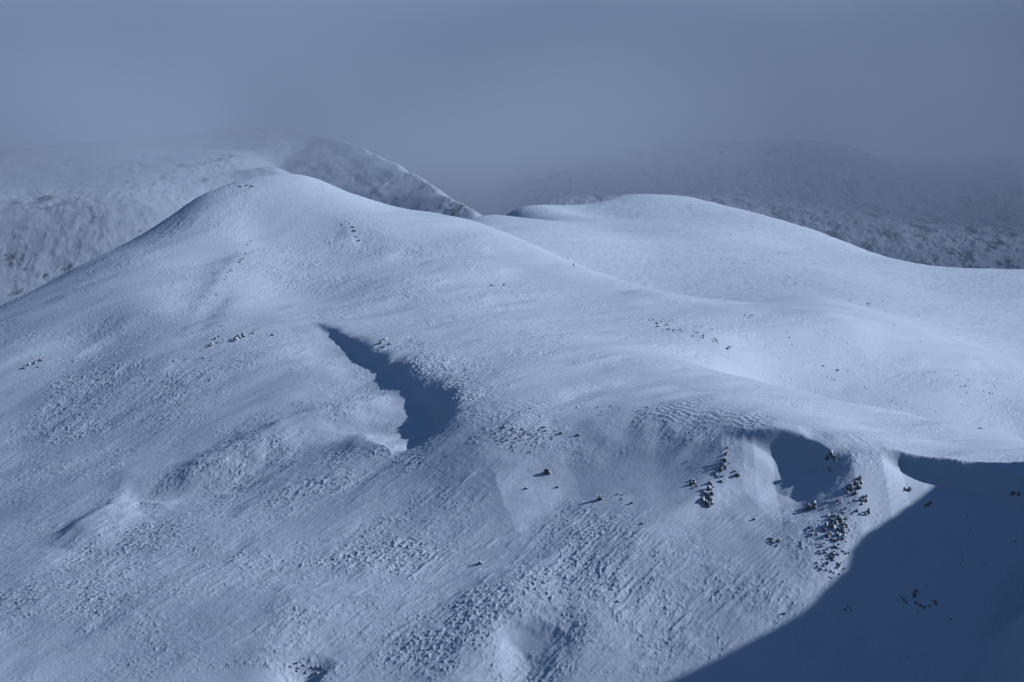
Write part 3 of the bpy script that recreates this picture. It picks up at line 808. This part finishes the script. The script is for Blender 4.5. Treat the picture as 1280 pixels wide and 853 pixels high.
def cloud_bank():
    me = bpy.data.meshes.new('cloud'); bm = bmesh.new()
    x0, x1, y0, y1, z0, z1 = -2600, 2600, 2041, 3900, -300, 320
    bmesh.ops.create_cube(bm, size=1)
    for v in bm.verts:
        v.co = Vector((x0 if v.co.x < 0 else x1, y0 if v.co.y < 0 else y1, z0 if v.co.z < 0 else z1))
    bm.to_mesh(me); bm.free()
    o = bpy.data.objects.new('cloud', me); C.objects.link(o); o['kind'] = 'stuff'
    m, N, K = nt('cloud')
    out = node(N, 'ShaderNodeOutputMaterial'); v = node(N, 'ShaderNodeVolumePrincipled')
    v.inputs['Color'].default_value = (.90, .932, .985, 1); v.inputs['Anisotropy'].default_value = .2
    co = node(N, 'ShaderNodeTexCoord'); sep = node(N, 'ShaderNodeSeparateXYZ'); K.new(co.outputs['Object'], sep.inputs[0])
    rz = node(N, 'ShaderNodeMapRange', in_1=12.0, in_2=58.0); K.new(sep.outputs['Z'], rz.inputs[0])
    ry = node(N, 'ShaderNodeMapRange', in_1=2440.0, in_2=2860.0); K.new(sep.outputs['Y'], ry.inputs[0])
    n = node(N, 'ShaderNodeTexNoise', in_Scale=.0055, in_Detail=4.0); K.new(co.outputs['Object'], n.inputs['Vector'])
    rn = node(N, 'ShaderNodeMapRange', in_1=.36, in_2=.64, in_3=.4, in_4=1.7); K.new(n.outputs['Fac'], rn.inputs[0])
    a = node(N, 'ShaderNodeMath', operation='MULTIPLY'); K.new(rz.outputs[0], a.inputs[0]); K.new(ry.outputs[0], a.inputs[1])
    b = node(N, 'ShaderNodeMath', operation='MULTIPLY'); K.new(a.outputs[0], b.inputs[0]); K.new(rn.outputs[0], b.inputs[1])
    rx = node(N, 'ShaderNodeMapRange', in_1=150.0, in_2=650.0, in_3=1.0, in_4=1.3); K.new(sep.outputs['X'], rx.inputs[0])
    b2 = node(N, 'ShaderNodeMath', operation='MULTIPLY'); K.new(b.outputs[0], b2.inputs[0]); K.new(rx.outputs[0], b2.inputs[1])
    c = node(N, 'ShaderNodeMath', operation='MULTIPLY', in_1=.0040); K.new(b2.outputs[0], c.inputs[0])
    # thin bright mist hanging low in front of the bank
    mz = node(N, 'ShaderNodeMapRange', interpolation_type='SMOOTHSTEP', in_1=-70.0, in_2=25.0, in_3=.25, in_4=1.0); K.new(sep.outputs['Z'], mz.inputs[0])
    mt = node(N, 'ShaderNodeMapRange', in_1=30.0, in_2=130.0, in_3=1.0, in_4=0.0); K.new(sep.outputs['Z'], mt.inputs[0])
    m0 = node(N, 'ShaderNodeMath', operation='MULTIPLY'); K.new(mz.outputs[0], m0.inputs[0]); K.new(mt.outputs[0], m0.inputs[1])
    m1 = node(N, 'ShaderNodeMath', operation='MULTIPLY'); K.new(m0.outputs[0], m1.inputs[0]); K.new(rn.outputs[0], m1.inputs[1])
    m2 = node(N, 'ShaderNodeMath', operation='MULTIPLY_ADD', in_1=.0016); K.new(m1.outputs[0], m2.inputs[0]); K.new(c.outputs[0], m2.inputs[2])
    # extra cloud added to the east, mostly out of view, to shade the right-hand mountain
    ex = node(N, 'ShaderNodeMapRange', in_1=460.0, in_2=700.0); K.new(sep.outputs['X'], ex.inputs[0])
    ez = node(N, 'ShaderNodeMapRange', in_1=60.0, in_2=150.0); K.new(sep.outputs['Z'], ez.inputs[0])
    e1 = node(N, 'ShaderNodeMath', operation='MULTIPLY'); K.new(ex.outputs[0], e1.inputs[0]); K.new(ez.outputs[0], e1.inputs[1])
    e2 = node(N, 'ShaderNodeMath', operation='MULTIPLY_ADD', in_1=.0024); K.new(e1.outputs[0], e2.inputs[0]); K.new(m2.outputs[0], e2.inputs[2])
    c = e2
    K.new(c.outputs[0], v.inputs['Density'])
    K.new(v.outputs[0], out.inputs['Volume']); me.materials.append(m)
    return o


if not os.environ.get('NOAIR'):
    haze_box(); cloud_bank()

# ------------------------------------------------------------------ light
world = bpy.data.worlds.new('World'); scene.world = world; world.use_nodes = True
wn, wl_ = world.node_tree.nodes, world.node_tree.links
wn.clear()
wo = wn.new('ShaderNodeOutputWorld'); bg = wn.new('ShaderNodeBackground'); sky = wn.new('ShaderNodeTexSky')
sky.sky_type = 'NISHITA'; sky.sun_disc = False; sky.sun_elevation = SUN_EL
sky.sun_rotation = math.pi / 2 - SUN_AZ
sky.altitude = 1000; sky.air_density = 1.0; sky.dust_density = 0.2; sky.ozone_density = 3.0
bg.inputs['Strength'].default_value = .056
wl_.new(sky.outputs[0], bg.inputs[0]); wl_.new(bg.outputs[0], wo.inputs[0])
sd = bpy.data.lights.new('sun', 'SUN'); sd.energy = 4.6; sd.angle = R(.7); sd.color = (1.0, .90, .77)
so = bpy.data.objects.new('sun', sd); C.objects.link(so)
so.rotation_euler = Vector(L).to_track_quat('Z', 'Y').to_euler()

# ------------------------------------------------------------------ render
vs = scene.view_settings
scene.display_settings.display_device = 'sRGB'
vs.view_transform = 'Standard'; vs.look = 'None'; vs.gamma = 1.0; vs.exposure = -0.70
vs.use_curve_mapping = False
if hasattr(vs, 'use_white_balance'):
    vs.use_white_balance = True; vs.white_balance_temperature = 4830; vs.white_balance_tint = 13
cy = scene.cycles
cy.volume_bounces = 6; cy.max_bounces = 8; cy.diffuse_bounces = 0; cy.glossy_bounces = 1
cy.volume_step_rate = 1.0; cy.volume_max_steps = 64
cy.use_denoising = True
cy.use_adaptive_sampling = True
print('done', round(time.time() - T0, 1))
